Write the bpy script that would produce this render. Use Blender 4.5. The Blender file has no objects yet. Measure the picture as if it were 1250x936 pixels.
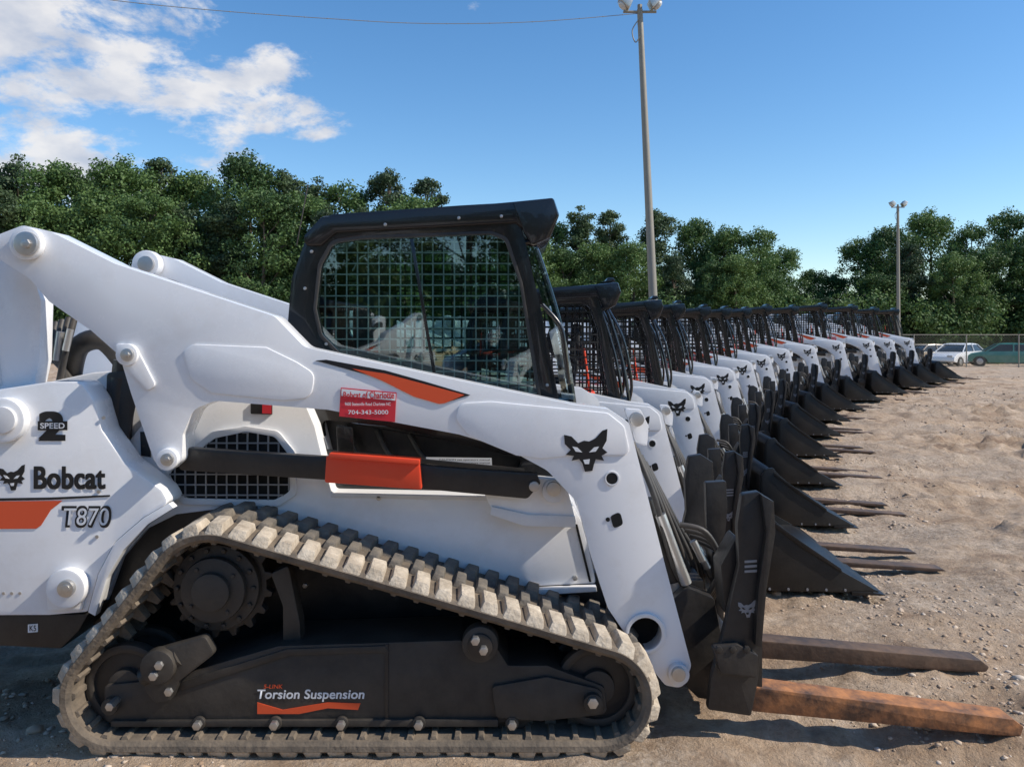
import bpy, bmesh, math, random
import numpy as np
from mathutils import Vector, Matrix
random.seed(7); np.random.seed(7)
sc=bpy.context.scene
F=960.;CX=625.;HY=405.;CH=1.53;D0=2.8;W=1.6

# ------------------------------------------------------------ materials
def newmat(n):
    m=bpy.data.materials.new(n); m.use_nodes=True
    return m,m.node_tree.nodes,m.node_tree.links,m.node_tree.nodes['Principled BSDF']
def rgba(c): return (c[0],c[1],c[2],1)
def pmat(name,col,rough=.4,metal=0,dust=0.,dustcol=(.33,.26,.19),coat=0,scale=5,bump=0,bscale=60,zdust=0,f0=.35,f1=.75):
    m,N,Lk,P=newmat(name)
    P.inputs['Base Color'].default_value=rgba(col);P.inputs['Roughness'].default_value=rough
    P.inputs['Metallic'].default_value=metal;P.inputs['Coat Weight'].default_value=coat
    tc=N.new('ShaderNodeTexCoord')
    if dust>0:
        n=N.new('ShaderNodeTexNoise');n.inputs['Scale'].default_value=scale;n.inputs['Detail'].default_value=7;n.inputs['Roughness'].default_value=.72
        Lk.new(tc.outputs['Object'],n.inputs['Vector'])
        r=N.new('ShaderNodeMapRange');r.inputs['From Min'].default_value=f0;r.inputs['From Max'].default_value=f1
        r.inputs['To Max'].default_value=dust;Lk.new(n.outputs['Fac'],r.inputs['Value'])
        fac=r.outputs[0]
        if zdust>0:
            s=N.new('ShaderNodeSeparateXYZ');Lk.new(tc.outputs['Object'],s.inputs[0])
            r2=N.new('ShaderNodeMapRange');r2.inputs['From Min'].default_value=1.1;r2.inputs['From Max'].default_value=0.1
            r2.inputs['To Max'].default_value=zdust;Lk.new(s.outputs['Z'],r2.inputs['Value'])
            mm=N.new('ShaderNodeMath');mm.operation='MULTIPLY_ADD';Lk.new(r2.outputs[0],mm.inputs[0]);Lk.new(n.outputs['Fac'],mm.inputs[1]);Lk.new(fac,mm.inputs[2])
            mm.use_clamp=True;fac=mm.outputs[0]
        mx=N.new('ShaderNodeMix');mx.data_type='RGBA';mx.inputs['A'].default_value=rgba(col);mx.inputs['B'].default_value=rgba(dustcol)
        Lk.new(fac,mx.inputs['Factor']);Lk.new(mx.outputs['Result'],P.inputs['Base Color'])
        r3=N.new('ShaderNodeMapRange');r3.inputs['To Min'].default_value=rough;r3.inputs['To Max'].default_value=.9
        Lk.new(fac,r3.inputs['Value']);Lk.new(r3.outputs[0],P.inputs['Roughness'])
    if bump>0:
        n2=N.new('ShaderNodeTexNoise');n2.inputs['Scale'].default_value=bscale;n2.inputs['Detail'].default_value=3
        Lk.new(tc.outputs['Object'],n2.inputs['Vector'])
        b=N.new('ShaderNodeBump');b.inputs['Strength'].default_value=bump;b.inputs['Distance'].default_value=.01
        Lk.new(n2.outputs['Fac'],b.inputs['Height']);Lk.new(b.outputs[0],P.inputs['Normal'])
    return m
M={}
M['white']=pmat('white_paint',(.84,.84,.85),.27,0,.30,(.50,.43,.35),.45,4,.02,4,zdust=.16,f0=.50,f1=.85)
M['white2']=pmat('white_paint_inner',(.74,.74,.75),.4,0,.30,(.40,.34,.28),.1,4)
M['black']=pmat('black_steel',(.014,.014,.015),.36,0,.14,(.18,.145,.11),0,6,.15,40,zdust=.10)
M['cab']=pmat('cab_black_paint',(.008,.008,.009),.22,0,.05,(.2,.17,.14),.4,4)
M['frame']=pmat('dusty_frame_paint',(.018,.018,.018),.45,0,.24,(.17,.135,.10),0,5,.2,30,zdust=.12)
M['rubber']=pmat('dusty_rubber',(.085,.07,.055),.88,0,.8,(.27,.21,.15),0,7,.5,50)
M['lug']=pmat('sunlit_dusty_lug_rubber',(.34,.28,.21),.92,0,1.,(.66,.57,.45),0,14,.6,70)  # near lug row: dust, plus sunlight painted in as brighter tan
M['lugshade']=pmat('shaded_lug_rubber',(.07,.066,.062),.8,0,.8,(.28,.23,.17),0,9,.4,70)  # inner and far lug rows: shade painted in as darker rubber
M['bucket']=pmat('bucket_black_paint',(.009,.009,.009),.38,0,.09,(.15,.12,.09),0,5,.1,30)
M['steel']=pmat('steel',(.55,.54,.52),.38,.9,.25,(.3,.24,.18),0,20)
M['chrome']=pmat('chrome_rod',(.75,.75,.77),.15,1)
M['hose']=pmat('hose_rubber',(.02,.02,.02),.5,0,.2)
M['red']=pmat('red_paint',(.74,.06,.02),.4,0,.10,(.4,.2,.12),0,8)
M['orange']=pmat('orange_decal',(.74,.095,.03),.4)
M['dblack']=pmat('black_decal',(.012,.012,.013),.4)
M['dwhite']=pmat('white_decal',(.78,.78,.78),.4)
M['dred']=pmat('red_sticker',(.66,.03,.045),.4)
M['grey']=pmat('grey_decal',(.25,.25,.26),.4)
M['wire']=pmat('grey_wire',(.55,.57,.56),.4)
M['fork']=pmat('worn_fork_steel',(.06,.045,.038),.5,.3,.8,(.26,.16,.10),0,5,.3,30)
M['forkrust']=pmat('rusty_fork_steel',(.10,.055,.035),.6,.1,.95,(.50,.21,.08),0,6,.3,30,f0=.4,f1=.62)
M['seat']=pmat('seat_vinyl',(.03,.03,.032),.6)
M['hole']=pmat('dark_opening',(.006,.006,.006),.9)
M['galv']=pmat('galvanised_steel',(.27,.25,.21),.6,.2,.3,(.2,.18,.15),0,3)
def glassmat(name,tint,refl):
    m=bpy.data.materials.new(name);m.use_nodes=True;N=m.node_tree.nodes;Lk=m.node_tree.links
    N.clear();o=N.new('ShaderNodeOutputMaterial');t=N.new('ShaderNodeBsdfTransparent');t.inputs[0].default_value=rgba(tint)
    g=N.new('ShaderNodeBsdfGlossy');g.inputs['Roughness'].default_value=.015;g.inputs[0].default_value=(.9,1,.97,1)
    fr=N.new('ShaderNodeFresnel');fr.inputs[0].default_value=refl
    mx=N.new('ShaderNodeMixShader');Lk.new(fr.outputs[0],mx.inputs[0]);Lk.new(t.outputs[0],mx.inputs[1]);Lk.new(g.outputs[0],mx.inputs[2]);Lk.new(mx.outputs[0],o.inputs[0])
    return m
M['glass']=glassmat('tinted_cab_glass',(.46,.62,.58),2.3)
M['glassf']=glassmat('front_door_glass',(.75,.88,.95),3.2)
M['carglass']=pmat('car_glass',(.02,.03,.035),.08)
M['lens']=pmat('lamp_glass',(.5,.5,.5),.2)

# ------------------------------------------------------------ mesh helpers
def L(px,py,y):
    s=F/(D0+y); return ((px-CX)/s, CH+(HY-py)/s)
def fillet(pts,r=0,seg=5):
    out=[];n=len(pts)
    for i,p in enumerate(pts):
        rr=p[2] if len(p)>2 else r
        P=Vector(p[:2])
        if rr<=0: out.append(P);continue
        A=Vector(pts[i-1][:2]);B=Vector(pts[(i+1)%n][:2])
        u=(A-P);v=(B-P);lu=u.length;lv=v.length;u/=lu;v/=lv
        ang=u.angle(v)
        if ang>3.0: out.append(P);continue
        t=min(rr/math.tan(ang/2),lu*.48,lv*.48)
        a=P+u*t;b=P+v*t
        for k in range(seg+1):
            f=k/seg
            out.append(a*(1-f)**2+P*2*f*(1-f)+b*f*f)
    return [(q.x,q.y) for q in out]
def finish(bm,name,mat,bevel=0,sharp=25):
    bmesh.ops.remove_doubles(bm,verts=bm.verts,dist=1e-5)
    bmesh.ops.recalc_face_normals(bm,faces=bm.faces)
    if bevel>0:
        es=[e for e in bm.edges if len(e.link_faces)==2 and e.calc_face_angle(0)>math.radians(35)]
        if es: bmesh.ops.bevel(bm,geom=es,offset=bevel,offset_type='OFFSET',segments=2,profile=.6,affect='EDGES',clamp_overlap=True)
    for f in bm.faces:f.smooth=True
    for e in bm.edges:
        if len(e.link_faces)!=2 or e.calc_face_angle(0)>math.radians(sharp): e.smooth=False
    me=bpy.data.meshes.new(name);bm.to_mesh(me);bm.free();me.materials.append(M[mat] if isinstance(mat,str) else mat)
    return me
def ext_bm(bm,pts,y0,y1,holes=[]):
    edges=[]
    for lp in [pts]+list(holes):
        vs=[bm.verts.new((p[0],y0,p[1])) for p in lp]
        for i in range(len(vs)): edges.append(bm.edges.new((vs[i],vs[(i+1)%len(vs)])))
    if holes:
        r=bmesh.ops.triangle_fill(bm,use_beauty=True,use_dissolve=False,edges=edges,normal=(0,-1,0))
        fs=[g for g in r['geom'] if isinstance(g,bmesh.types.BMFace)]
    else:
        fs=[bm.faces.new([e.verts[0] for e in edges])]
    if abs(y1-y0)>1e-6:
        r=bmesh.ops.extrude_face_region(bm,geom=fs,use_keep_orig=True)
        bmesh.ops.translate(bm,verts=[g for g in r['geom'] if isinstance(g,bmesh.types.BMVert)],vec=(0,y1-y0,0))
PARTS=[]
GROUP=['undercarriage']
def add(name,me,kind='all'): PARTS.append((name,me,kind,GROUP[0]))
def extl(name,pts,y0,y1,mat,holes=[],bevel=.005,kind='all',mirror=False):
    for mir in ([0,1] if mirror else [0]):
        bm=bmesh.new();a,b=(W-y1,W-y0) if mir else (y0,y1)
        ext_bm(bm,pts,a,b,holes)
        add(name+('_far' if mir else ''),finish(bm,name,mat,bevel),kind)
def ext(name,pts,y0,y1,mat,holes=[],r=0,bevel=.005,kind='all',mirror=False,plane=None):
    y=y0 if plane is None else plane
    P=[L(a,b,y) for a,b in fillet(pts,r)]
    H=[[L(a,b,y) for a,b in fillet(h[0],h[1])] for h in holes]
    extl(name,P,y0,y1,mat,H,bevel,kind,mirror)
def circ(cx,cz,r,seg=32): return [(cx+r*math.cos(2*math.pi*i/seg),cz+r*math.sin(2*math.pi*i/seg)) for i in range(seg)]
def disc(name,px,py,y0,y1,r,mat,kind='all',mirror=False,seg=28,hole=0,bevel=.003,local=False):
    cx,cz=(px,py) if local else L(px,py,y0)
    extl(name,circ(cx,cz,r,seg),y0,y1,mat,[circ(cx,cz,hole,seg)] if hole else [],bevel,kind,mirror)
def tube_bm(bm,pts,rad,seg=8,caps=True):
    pts=[Vector(p) for p in pts];n=len(pts)
    if not hasattr(rad,'__len__'): rad=[rad]*n
    rings=[];up=None
    for i,p in enumerate(pts):
        t=(pts[min(i+1,n-1)]-pts[max(i-1,0)]).normalized()
        if up is None:
            up=t.orthogonal().normalized()
        up=(up-t*up.dot(t)).normalized();b=t.cross(up)
        rings.append([bm.verts.new(p+(up*math.cos(2*math.pi*k/seg)+b*math.sin(2*math.pi*k/seg))*rad[i]) for k in range(seg)])
    for i in range(n-1):
        for k in range(seg):
            bm.faces.new((rings[i][k],rings[i][(k+1)%seg],rings[i+1][(k+1)%seg],rings[i+1][k]))
    if caps: bm.faces.new(rings[0][::-1]);bm.faces.new(rings[-1])
def smooth_path(pts,k=6):
    pts=[Vector(p) for p in pts];out=[];n=len(pts)
    for i in range(n-1):
        p0=pts[max(i-1,0)];p1=pts[i];p2=pts[i+1];p3=pts[min(i+2,n-1)]
        for j in range(k):
            t=j/k
            out.append(.5*((2*p1)+(p2-p0)*t+(2*p0-5*p1+4*p2-p3)*t*t+(3*p1-p0-3*p2+p3)*t**3))
    out.append(pts[-1]);return out
def tube(name,pxpts,rad,mat,kind='all',seg=10,smooth=False,mirror=False):
    for mir in ([0,1] if mirror else [0]):
        P=[]
        for a,b,y in pxpts:
            x,z=L(a,b,y);P.append((x,W-y if mir else y,z))
        if smooth:P=smooth_path(P)
        bm=bmesh.new();tube_bm(bm,P,rad,seg);add(name+('_far' if mir else ''),finish(bm,name,mat,0,40),kind)
def box_bm(bm,x0,x1,y0,y1,z0,z1):
    v=[bm.verts.new((x,y,z)) for x in(x0,x1) for y in(y0,y1) for z in(z0,z1)]
    for f in((0,1,3,2),(4,6,7,5),(0,4,5,1),(2,3,7,6),(0,2,6,4),(1,5,7,3)): bm.faces.new([v[i] for i in f])
def box(name,x0,x1,y0,y1,z0,z1,mat,bevel=.008,kind='all'):
    bm=bmesh.new();box_bm(bm,x0,x1,y0,y1,z0,z1);add(name,finish(bm,name,mat,bevel),kind)
def clipint(poly,ax,v):
    o=1-ax;res=[]
    for i in range(len(poly)):
        a=poly[i-1];b=poly[i]
        if (a[ax]-v)*(b[ax]-v)<0:
            t=(v-a[ax])/(b[ax]-a[ax]);res.append(a[o]+t*(b[o]-a[o]))
    res.sort();return [(res[i],res[i+1]) for i in range(0,len(res)-1,2)]
def grid(name,poly,y,step,th,mat,kind='all',mirror=False):
    for mir in ([0,1] if mirror else [0]):
        yy=W-y if mir else y
        bm=bmesh.new()
        xs=[p[0] for p in poly];zs=[p[1] for p in poly]
        x=min(xs)+step/2
        while x<max(xs):
            for a,b in clipint(poly,0,x): box_bm(bm,x-th,x+th,yy-th,yy+th,a,b)
            x+=step
        z=min(zs)+step/2
        while z<max(zs):
            for a,b in clipint(poly,1,z): box_bm(bm,a,b,yy-th*2.6,yy-th*.9,z-th,z+th)
            z+=step
        add(name+('_far' if mir else ''),finish(bm,name,mat,0),kind)
def text(name,body,px0,py0,px1,py1,y,mat,kind='all',bold=.0,shear=0,offs=.008):
    c=bpy.data.curves.new(name,'FONT');c.body=body;c.size=1;c.offset=offs;c.extrude=0;c.shear=shear;c.space_character=1+bold*1.6
    o=bpy.data.objects.new(name,c);sc.collection.objects.link(o)
    dg=bpy.context.evaluated_depsgraph_get();dg.update()
    base=bpy.data.meshes.new_from_object(o.evaluated_get(dg));bpy.data.objects.remove(o)
    bm=bmesh.new();offsets=[(0,0)]
    if bold>0: offsets=[(dx*bold,dz*bold*.5) for dx in(-1,-.5,0,.5,1) for dz in(-1,1)]
    for k,(dx,dz) in enumerate(offsets):
        me=base.copy();me.transform(Matrix.Translation((dx,dz,0)));
        n0=len(bm.verts);bm.from_mesh(me);bm.verts.ensure_lookup_table()
        for v in bm.verts[n0:]: v.co.z=k
        bpy.data.meshes.remove(me)
    me=bpy.data.meshes.new(name);bm.to_mesh(me);bm.free()
    n=len(me.vertices);co=np.zeros(n*3);me.vertices.foreach_get('co',co);co=co.reshape(-1,3)
    mn=co.min(0);mx=co.max(0)
    xa,zt=L(px0,py0,y);xb,zb=L(px1,py1,y)
    X=xa+(co[:,0]-mn[0])/(mx[0]-mn[0])*(xb-xa);Z=zb+(co[:,1]-mn[1])/(mx[1]-mn[1])*(zt-zb)
    co=np.stack([X,y-co[:,2]*.00006,Z],1);me.vertices.foreach_set('co',co.ravel().astype(np.float32));me.materials.clear();me.materials.append(M[mat]);me.update()
    add(name,me,kind)
def cathead(name,cx,cy,s,y,mat='dblack',eye='dwhite',kind='all'):
    p=[(-26,-19),(-17,-17),(-9,-9),(-2,-12),(4,-11),(12,-15),(20,-24),(26,-26),(25,-12),(20,-3),(26,2),(19,6),(22,12),(12,10),(10,16),(8,24),(-1,25),(-4,15),(-8,10),(-17,12),(-14,6),(-24,5),(-18,-1),(-25,-8)]
    ext(name,[(cx+a*s,cy+b*s) for a,b in p],y,y+.002,mat,bevel=0,kind=kind)
    for sg,nm in((-1,'l'),(1,'r')):
        q=[(sg*4,2),(sg*10,-4),(sg*16,-5),(sg*12,1)]
        ext(name+'_eye_'+nm,[(cx+a*s,cy+b*s) for a,b in q],y-.0015,y-.0005,eye,bevel=0,kind=kind)
    ext(name+'_nose',[(cx-3*s,cy+11*s),(cx+5*s,cy+10*s),(cx+4*s,cy+16*s),(cx-1*s,cy+16*s)],y-.0015,y-.0005,eye,bevel=0,kind=kind)

# ------------------------------------------------------------ TRACK
circles=[(-1.085,.585,.260),(-1.425,.222,.222),(.315,.219,.219)]
def hull(P):
    P=sorted(set(P))
    def half(P):
        h=[]
        for p in P:
            while len(h)>=2 and (h[-1][0]-h[-2][0])*(p[1]-h[-2][1])-(h[-1][1]-h[-2][1])*(p[0]-h[-2][0])<=0:h.pop()
            h.append(p)
        return h
    a=half(P);b=half(P[::-1]);return a[:-1]+b[:-1]
def path(off,N):
    P=[]
    for cx,cz,r in circles:
        for i in range(180):
            a=2*math.pi*i/180;P.append((round(cx+(r-off)*math.cos(a),5),round(cz+(r-off)*math.sin(a),5)))
    h=np.array(hull(P));h2=np.vstack([h,h[:1]]);d=np.r_[0,np.cumsum(np.hypot(*np.diff(h2,axis=0).T))]
    t=np.linspace(0,d[-1],N,endpoint=False)
    q=np.stack([np.interp(t,d,h2[:,0]),np.interp(t,d,h2[:,1])],1)
    tg=np.roll(q,-1,0)-np.roll(q,1,0);tg/=np.linalg.norm(tg,axis=1)[:,None]
    nr=np.stack([tg[:,1],-tg[:,0]],1)
    return q,tg,nr
NL=58;LH=.027;BT=.040
q,tg,nr=path(LH,NL*5)
bm=bmesh.new();n=len(q)
sec=[(0.012,BT),(0,BT*.7),(-.004,0.010),(.008,0),(.412,0),(.424,.010),(.42,BT*.7),(.408,BT)]
rings=[[bm.verts.new((q[i][0]-nr[i][0]*o,y,q[i][1]-nr[i][1]*o)) for y,o in sec] for i in range(n)]
for i in range(n):
    j=(i+1)%n
    for k in range(len(sec)):
        l=(k+1)%len(sec);bm.faces.new((rings[i][k],rings[j][k],rings[j][l],rings[i][l]))
belt=finish(bm,'track_belt','rubber',0,30)
def frus(bm,c,t,nn,y0,y1,l0,l1,h,yin=.01,skew=0,base=-.004):
    v=[]
    for hh,l,yi in((base,l0,0),(h,l1,yin)):
        for y,sg in((y0+yi,-1),(y1-yi,-1),(y1-yi,1),(y0+yi,1)):
            sk=skew*(1 if y>(y0+y1)/2 else -1)
            v.append(bm.verts.new((c[0]+t[0]*(sg*l/2+sk)+nn[0]*hh,y,c[1]+t[1]*(sg*l/2+sk)+nn[1]*hh)))
    for f in((3,2,1,0),(4,5,6,7),(0,1,5,4),(1,2,6,5),(2,3,7,6),(3,0,4,7)): bm.faces.new([v[i] for i in f])
bm=bmesh.new();bd=bmesh.new();bi=bmesh.new()
rj=random.Random(2)
for i in range(NL):
    k=i*5;k2=k+2
    j1=rj.uniform(-.003,.003);j2=rj.uniform(-.004,.002)
    frus(bm,q[k],tg[k],nr[k],-.004,.16,.070+j1,.050+j1,LH+j2,.022,.005,base=-.012)
    frus(bd,q[k2],tg[k2],nr[k2],.15,.28,.05,.036,LH*.95,.01)
    frus(bd,q[k],tg[k],nr[k],.27,.42,.062,.044,LH,.018,-.006)
    cc=q[k]-nr[k]*BT
    frus(bi,cc,tg[k],-nr[k],.14,.19,.045,.02,.05,.006)
    frus(bi,cc,tg[k],-nr[k],.23,.28,.045,.02,.05,.006)
    frus(bi,cc,tg[k],-nr[k],.02,.12,.03,.016,.012,.004)
def addmir(name,me,kind='all'):
    add(name,me,kind);m2=me.copy();m2.name=name+'_far'
    co=np.zeros(len(m2.vertices)*3);m2.vertices.foreach_get('co',co);co=co.reshape(-1,3);co[:,1]+=W-.42
    m2.vertices.foreach_set('co',co.ravel());m2.update();add(name+'_far',m2,kind)
addmir('track_belt',belt);addmir('track_lugs',finish(bm,'track_lugs','lug',.008));addmir('track_inner_lugs',finish(bd,'track_inner_lugs','lugshade',.006));addmir('track_drive_lugs',finish(bi,'track_drive_lugs','rubber',0))
sx,sz=-1.10,.58
g=[]
for i in range(17):
    for a,r in((0,.176),(.25,.176),(.40,.200),(.60,.200),(.75,.176)):
        an=2*math.pi*(i+a)/17;g.append((sx+r*math.cos(an),sz+r*math.sin(an)))
extl('drive_sprocket',g,.16,.20,'black',mirror=True,bevel=.003)
disc('sprocket_plate',sx,sz,.12,.161,.160,'frame',mirror=True,local=True,seg=48,bevel=.008)
disc('sprocket_hub',sx,sz,.085,.121,.120,'frame',mirror=True,local=True,seg=40,bevel=.012)
disc('sprocket_cap',sx,sz,.06,.086,.07,'frame',local=True,seg=32,bevel=.008)
for i in range(14):
    a=2*math.pi*i/14;disc('hub_bolt',sx+.142*math.cos(a),sz+.142*math.sin(a),.108,.121,.0095,'black',local=True,seg=6,bevel=.001)
for i in range(4):
    a=2*math.pi*(i+.4)/4;disc('cap_bolt',sx+.096*math.cos(a),sz+.096*math.sin(a),.078,.086,.008,'frame',local=True,seg=6,bevel=.001)
for nm,cx,cz,r in(('front_idler',.315,.222,.152),('rear_idler',-1.425,.225,.152)):
    for yy in(.10,.27):
        disc(nm,cx,cz,yy,yy+.05,r,'frame',local=True,seg=48,bevel=.012,mirror=(yy==.10),hole=r*.78)
        disc(nm+'_web',cx,cz,yy+.015,yy+.035,r*.79,'black',local=True,seg=40,bevel=.002)
        disc(nm+'_hub',cx,cz,yy-.012,yy+.06,r*.42,'frame',local=True,seg=32,bevel=.008)
for px in(248,340,420,513,625):
    x,_=L(px,885,.1);z=.128
    for yy in(.1,.25):
        disc('track_roller',x,z,yy,yy+.06,.074,'frame',local=True,seg=32,bevel=.01)
        disc('roller_groove',x,z,yy-.004,yy+.01,.05,'black',local=True,seg=28,bevel=.004)
    disc('roller_washer',x,z-.02,.055,.07,.024,'frame',local=True,seg=24)
    disc('roller_bolt',x,z-.02,.035,.056,.0165,'steel',local=True,seg=6,bevel=.002)
ext('undercarriage_frame',[(127,836,6),(210,828),(230,820),(340,788,10),(470,784),(560,781,10),(606,790,8),(620,812),(668,812,8),(738,838,8),(742,872,10),(612,882),(590,886,5),(140,886,10),(127,878,8)],.075,.33,'frame',bevel=.006,mirror=True)
ext('frame_rib',[(215,834),(350,792),(470,788),(475,796),(352,800),(222,842)],.068,.076,'frame',bevel=.002)
ext('frame_seam',[(470,786),(474,786),(474,886),(470,886)],.070,.076,'black',bevel=.001)
ext('frame_lower_lip',[(135,880),(608,878),(608,887),(135,887)],.06,.076,'frame',bevel=.003)
ext('idler_arm',[(600,838,6),(668,826,6),(735,842,12),(738,872,12),(660,880,5),(606,876,5)],.058,.076,'frame',bevel=.004)
ext('rear_torsion_arm',[(174,800,8),(195,792,10),(250,776,8),(262,798,8),(218,832,6),(208,856,8),(188,858,8),(176,842,6)],.03,.074,'frame',bevel=.008)
disc('rear_torsion_hub',191,815,.0,.05,.062,'frame',bevel=.01)
disc('front_torsion_hub',586,787,.02,.08,.066,'frame',bevel=.01)
disc('front_torsion_cap',586,789,.01,.03,.045,'black',bevel=.006)
for px,py in((193,813),(186,826),(580,783),(590,795)): disc('torsion_bolt',px,py,-.012,.02,.016,'steel',seg=6,bevel=.002)
for px,py in((205,845),(133,863),(197,803)): disc('frame_bolt',px,py,.02,.076,.016,'steel',seg=6,bevel=.002)
disc('idler_bolt_washer',724,859,.035,.06,.034,'frame')
disc('idler_bolt',724,859,.018,.036,.02,'steel',seg=6,bevel=.002)
disc('rear_idler_washer',133,863,.05,.076,.03,'frame')
tube('rear_torsion_tube',[(220,800,.05),(175,826,.05)],.035,'frame')
ext('sprocket_guard',[(330,700,4),(352,690,4),(366,760),(368,795),(345,795),(345,740)],.13,.2,'frame',bevel=.006)
text('suspension_text','Torsion Suspension',314,841,445,856,.0725,'dwhite',bold=.018,shear=.15)
ext('suspension_swoosh',[(314,857),(345,866),(400,857),(440,858),(437,866),(400,864),(365,871),(314,871)],.0725,.0745,'orange',bevel=0)
text('suspension_series','5-LINK',322,835,345,840,.0725,'orange',bold=.0,shear=.15)

# ------------------------------------------------------------ CHASSIS
GROUP[0]='chassis'
ext('lower_chassis',[(150,700),(200,640),(330,620),(560,680),(740,700),(742,800),(700,815),(330,812),(190,790),(150,760)],.45,1.15,'black',bevel=.01)
ext('chassis_side',[(118,640),(140,560),(205,478),(260,470),(372,492,10),(384,520),(404,602,6),(600,606),(692,604,10),(712,640),(728,712,4),(612,717,4),(560,706),(470,690),(390,655),(320,636),(262,622),(215,628),(180,645),(150,680),(128,740),(112,748)],.40,1.20,'white',bevel=.006)
ext('chassis_step',[(590,600,2),(634,582,8),(690,586,10),(704,640,4),(640,640),(600,622,6)],.33,.40,'white',bevel=.006)
ext('chassis_step_lip',[(600,618),(645,628),(702,630),(703,644),(640,642),(598,628)],.318,.335,'white2',bevel=.004)
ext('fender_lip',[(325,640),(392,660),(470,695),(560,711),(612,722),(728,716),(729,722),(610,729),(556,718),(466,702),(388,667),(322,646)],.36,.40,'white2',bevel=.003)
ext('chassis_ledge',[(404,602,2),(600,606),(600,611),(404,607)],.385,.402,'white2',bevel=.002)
ext('chassis_seam',[(702,640),(705,640),(722,710),(719,710)],.394,.4,'hole',bevel=0)
for px,py in((462,608),(520,695),(600,706),(620,712),(702,706),(370,688),(382,690),(372,715)): disc('chassis_bolt',px,py,.385,.4,.011,'steel',seg=6,bevel=.002)
vp=[(205,578,8),(262,535,14),(300,527,10),(335,533,12),(352,555,10),(354,600,10),(335,610,8),(225,608,14)]
ext('side_vent',vp,.392,.401,'hole',bevel=0)
vl=[L(a,b,.388) for a,b in fillet(vp)]
grid('side_vent_mesh',vl,.386,.042,.0028,'grey')
ext('side_vent_rim',[(197,578,10),(258,527,16),(300,520,10),(340,526,14),(360,552,10),(362,604,10),(340,618,8),(220,616,16)],.386,.3995,'white2',holes=[(vp,0)],bevel=.003)
ext('vent_label',[(306,492,1),(332,494,1),(332,506,1),(306,505,1)],.394,.402,'dblack',bevel=0)
ext('vent_label_red',[(320,494),(331,494.6),(331,505),(320,504.5)],.391,.3935,'dred',bevel=0)
ext('warning_label',[(520,558),(600,559),(601,573),(521,572)],.494,.497,'dwhite',bevel=0)
for k in range(3): text('warning_text','CAUTION see operators manual',536,560+4*k,598,562.5+4*k,.4925,'dblack',kind='hero')
ext('engine_hood',[(-120,484),(40,470),(110,455,8),(190,448),(330,442),(350,470),(350,520),(140,580),(-120,600)],.44,1.16,'white2',bevel=.02)
ext('tail_panel',[(-130,490,20),(-20,478),(60,466),(98,466,14),(115,490,16),(124,525,16),(152,565,20),(197,598,8),(206,614,8),(175,632,16),(140,662,22),(120,700,16),(107,747,5),(60,751),(-130,752,10)],.215,.36,'white',bevel=.01,mirror=True)
ext('tail_body',[(-125,500),(60,480),(110,500),(150,580),(190,612),(120,690),(105,745),(-125,748)],.36,1.24,'white2',bevel=.01)
ext('tail_bumper',[(-130,753),(108,749),(96,770),(74,792,6),(-130,782)],.24,1.36,'black',bevel=.01)
ext('bumper_label',[(34,762),(46,761),(46,771),(34,772)],.236,.239,'dwhite',bevel=0)
text('bumper_text','K5',36,763,44,770,.2345,'dblack')
disc('tow_boss',79,719,.17,.216,.075,'white',bevel=.01)
ext('tow_flange',[(56,722,4),(60,702,12),(79,692,12),(98,702,12),(104,722,4),(100,745,4),(58,745,4)],.2,.216,'white',bevel=.005)
disc('tow_pin',79,719,.15,.18,.032,'steel',bevel=.006);disc('tow_pin_core',79,719,.142,.152,.016,'steel')
disc('rear_boss',2,513,.17,.216,.085,'white',bevel=.01);disc('rear_boss_pin',2,513,.155,.18,.05,'white2')
for px in(4,14,24): disc('rivet',px,724,.212,.216,.006,'steel',seg=8,bevel=0)
for px,py in((120,600),(126,510),(118,655)): disc('rivet',px,py,.210,.216,.007,'steel',seg=8,bevel=0)
ext('fender_arch_trim',[(206,614),(212,620),(180,640,16),(150,672,22),(130,706,16),(116,752),(107,747),(120,700,16),(140,662,22),(175,632,16)],.19,.23,'white',bevel=.004)
ext('inner_fender',[(110,760),(130,690),(160,655),(200,630),(262,618),(330,630),(330,660),(200,700),(150,780)],.42,.46,'black',bevel=0)
text('brand_lettering','Bobcat',41,569,129,597,.2125,'dblack',bold=.034)
cathead('brand_cat',14,583,.62,.2125)
text('two_digit','2',47,502,80,538,.2125,'dblack',bold=.05)
text('speed_text','SPEED',49,516,79,523,.209,'dwhite',bold=.02)
ext('speed_bar',[(46,514),(82,514),(82,525),(46,525)],.2100,.2115,'dblack',bevel=0)
ext('tail_stripe_line',[(-60,609),(60,607),(134,604),(134,606),(60,610),(-60,612)],.2125,.2145,'dblack',bevel=0)
ext('tail_stripe',[(-100,613),(76,611),(62,622),(50,641),(44,645),(-100,646)],.2125,.2145,'orange',bevel=0)
text('model_outline','T870',75,617,136,644,.2125,'dblack',bold=.05,shear=.12)  # black printed outline behind the white model lettering
text('model_lettering','T870',78,620,133,641,.2105,'dwhite',bold=.004,shear=.12,offs=0)
ext('panel_label',[(171,527),(183,527),(184,558),(172,556)],.394,.396,'dblack',bevel=0)

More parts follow.
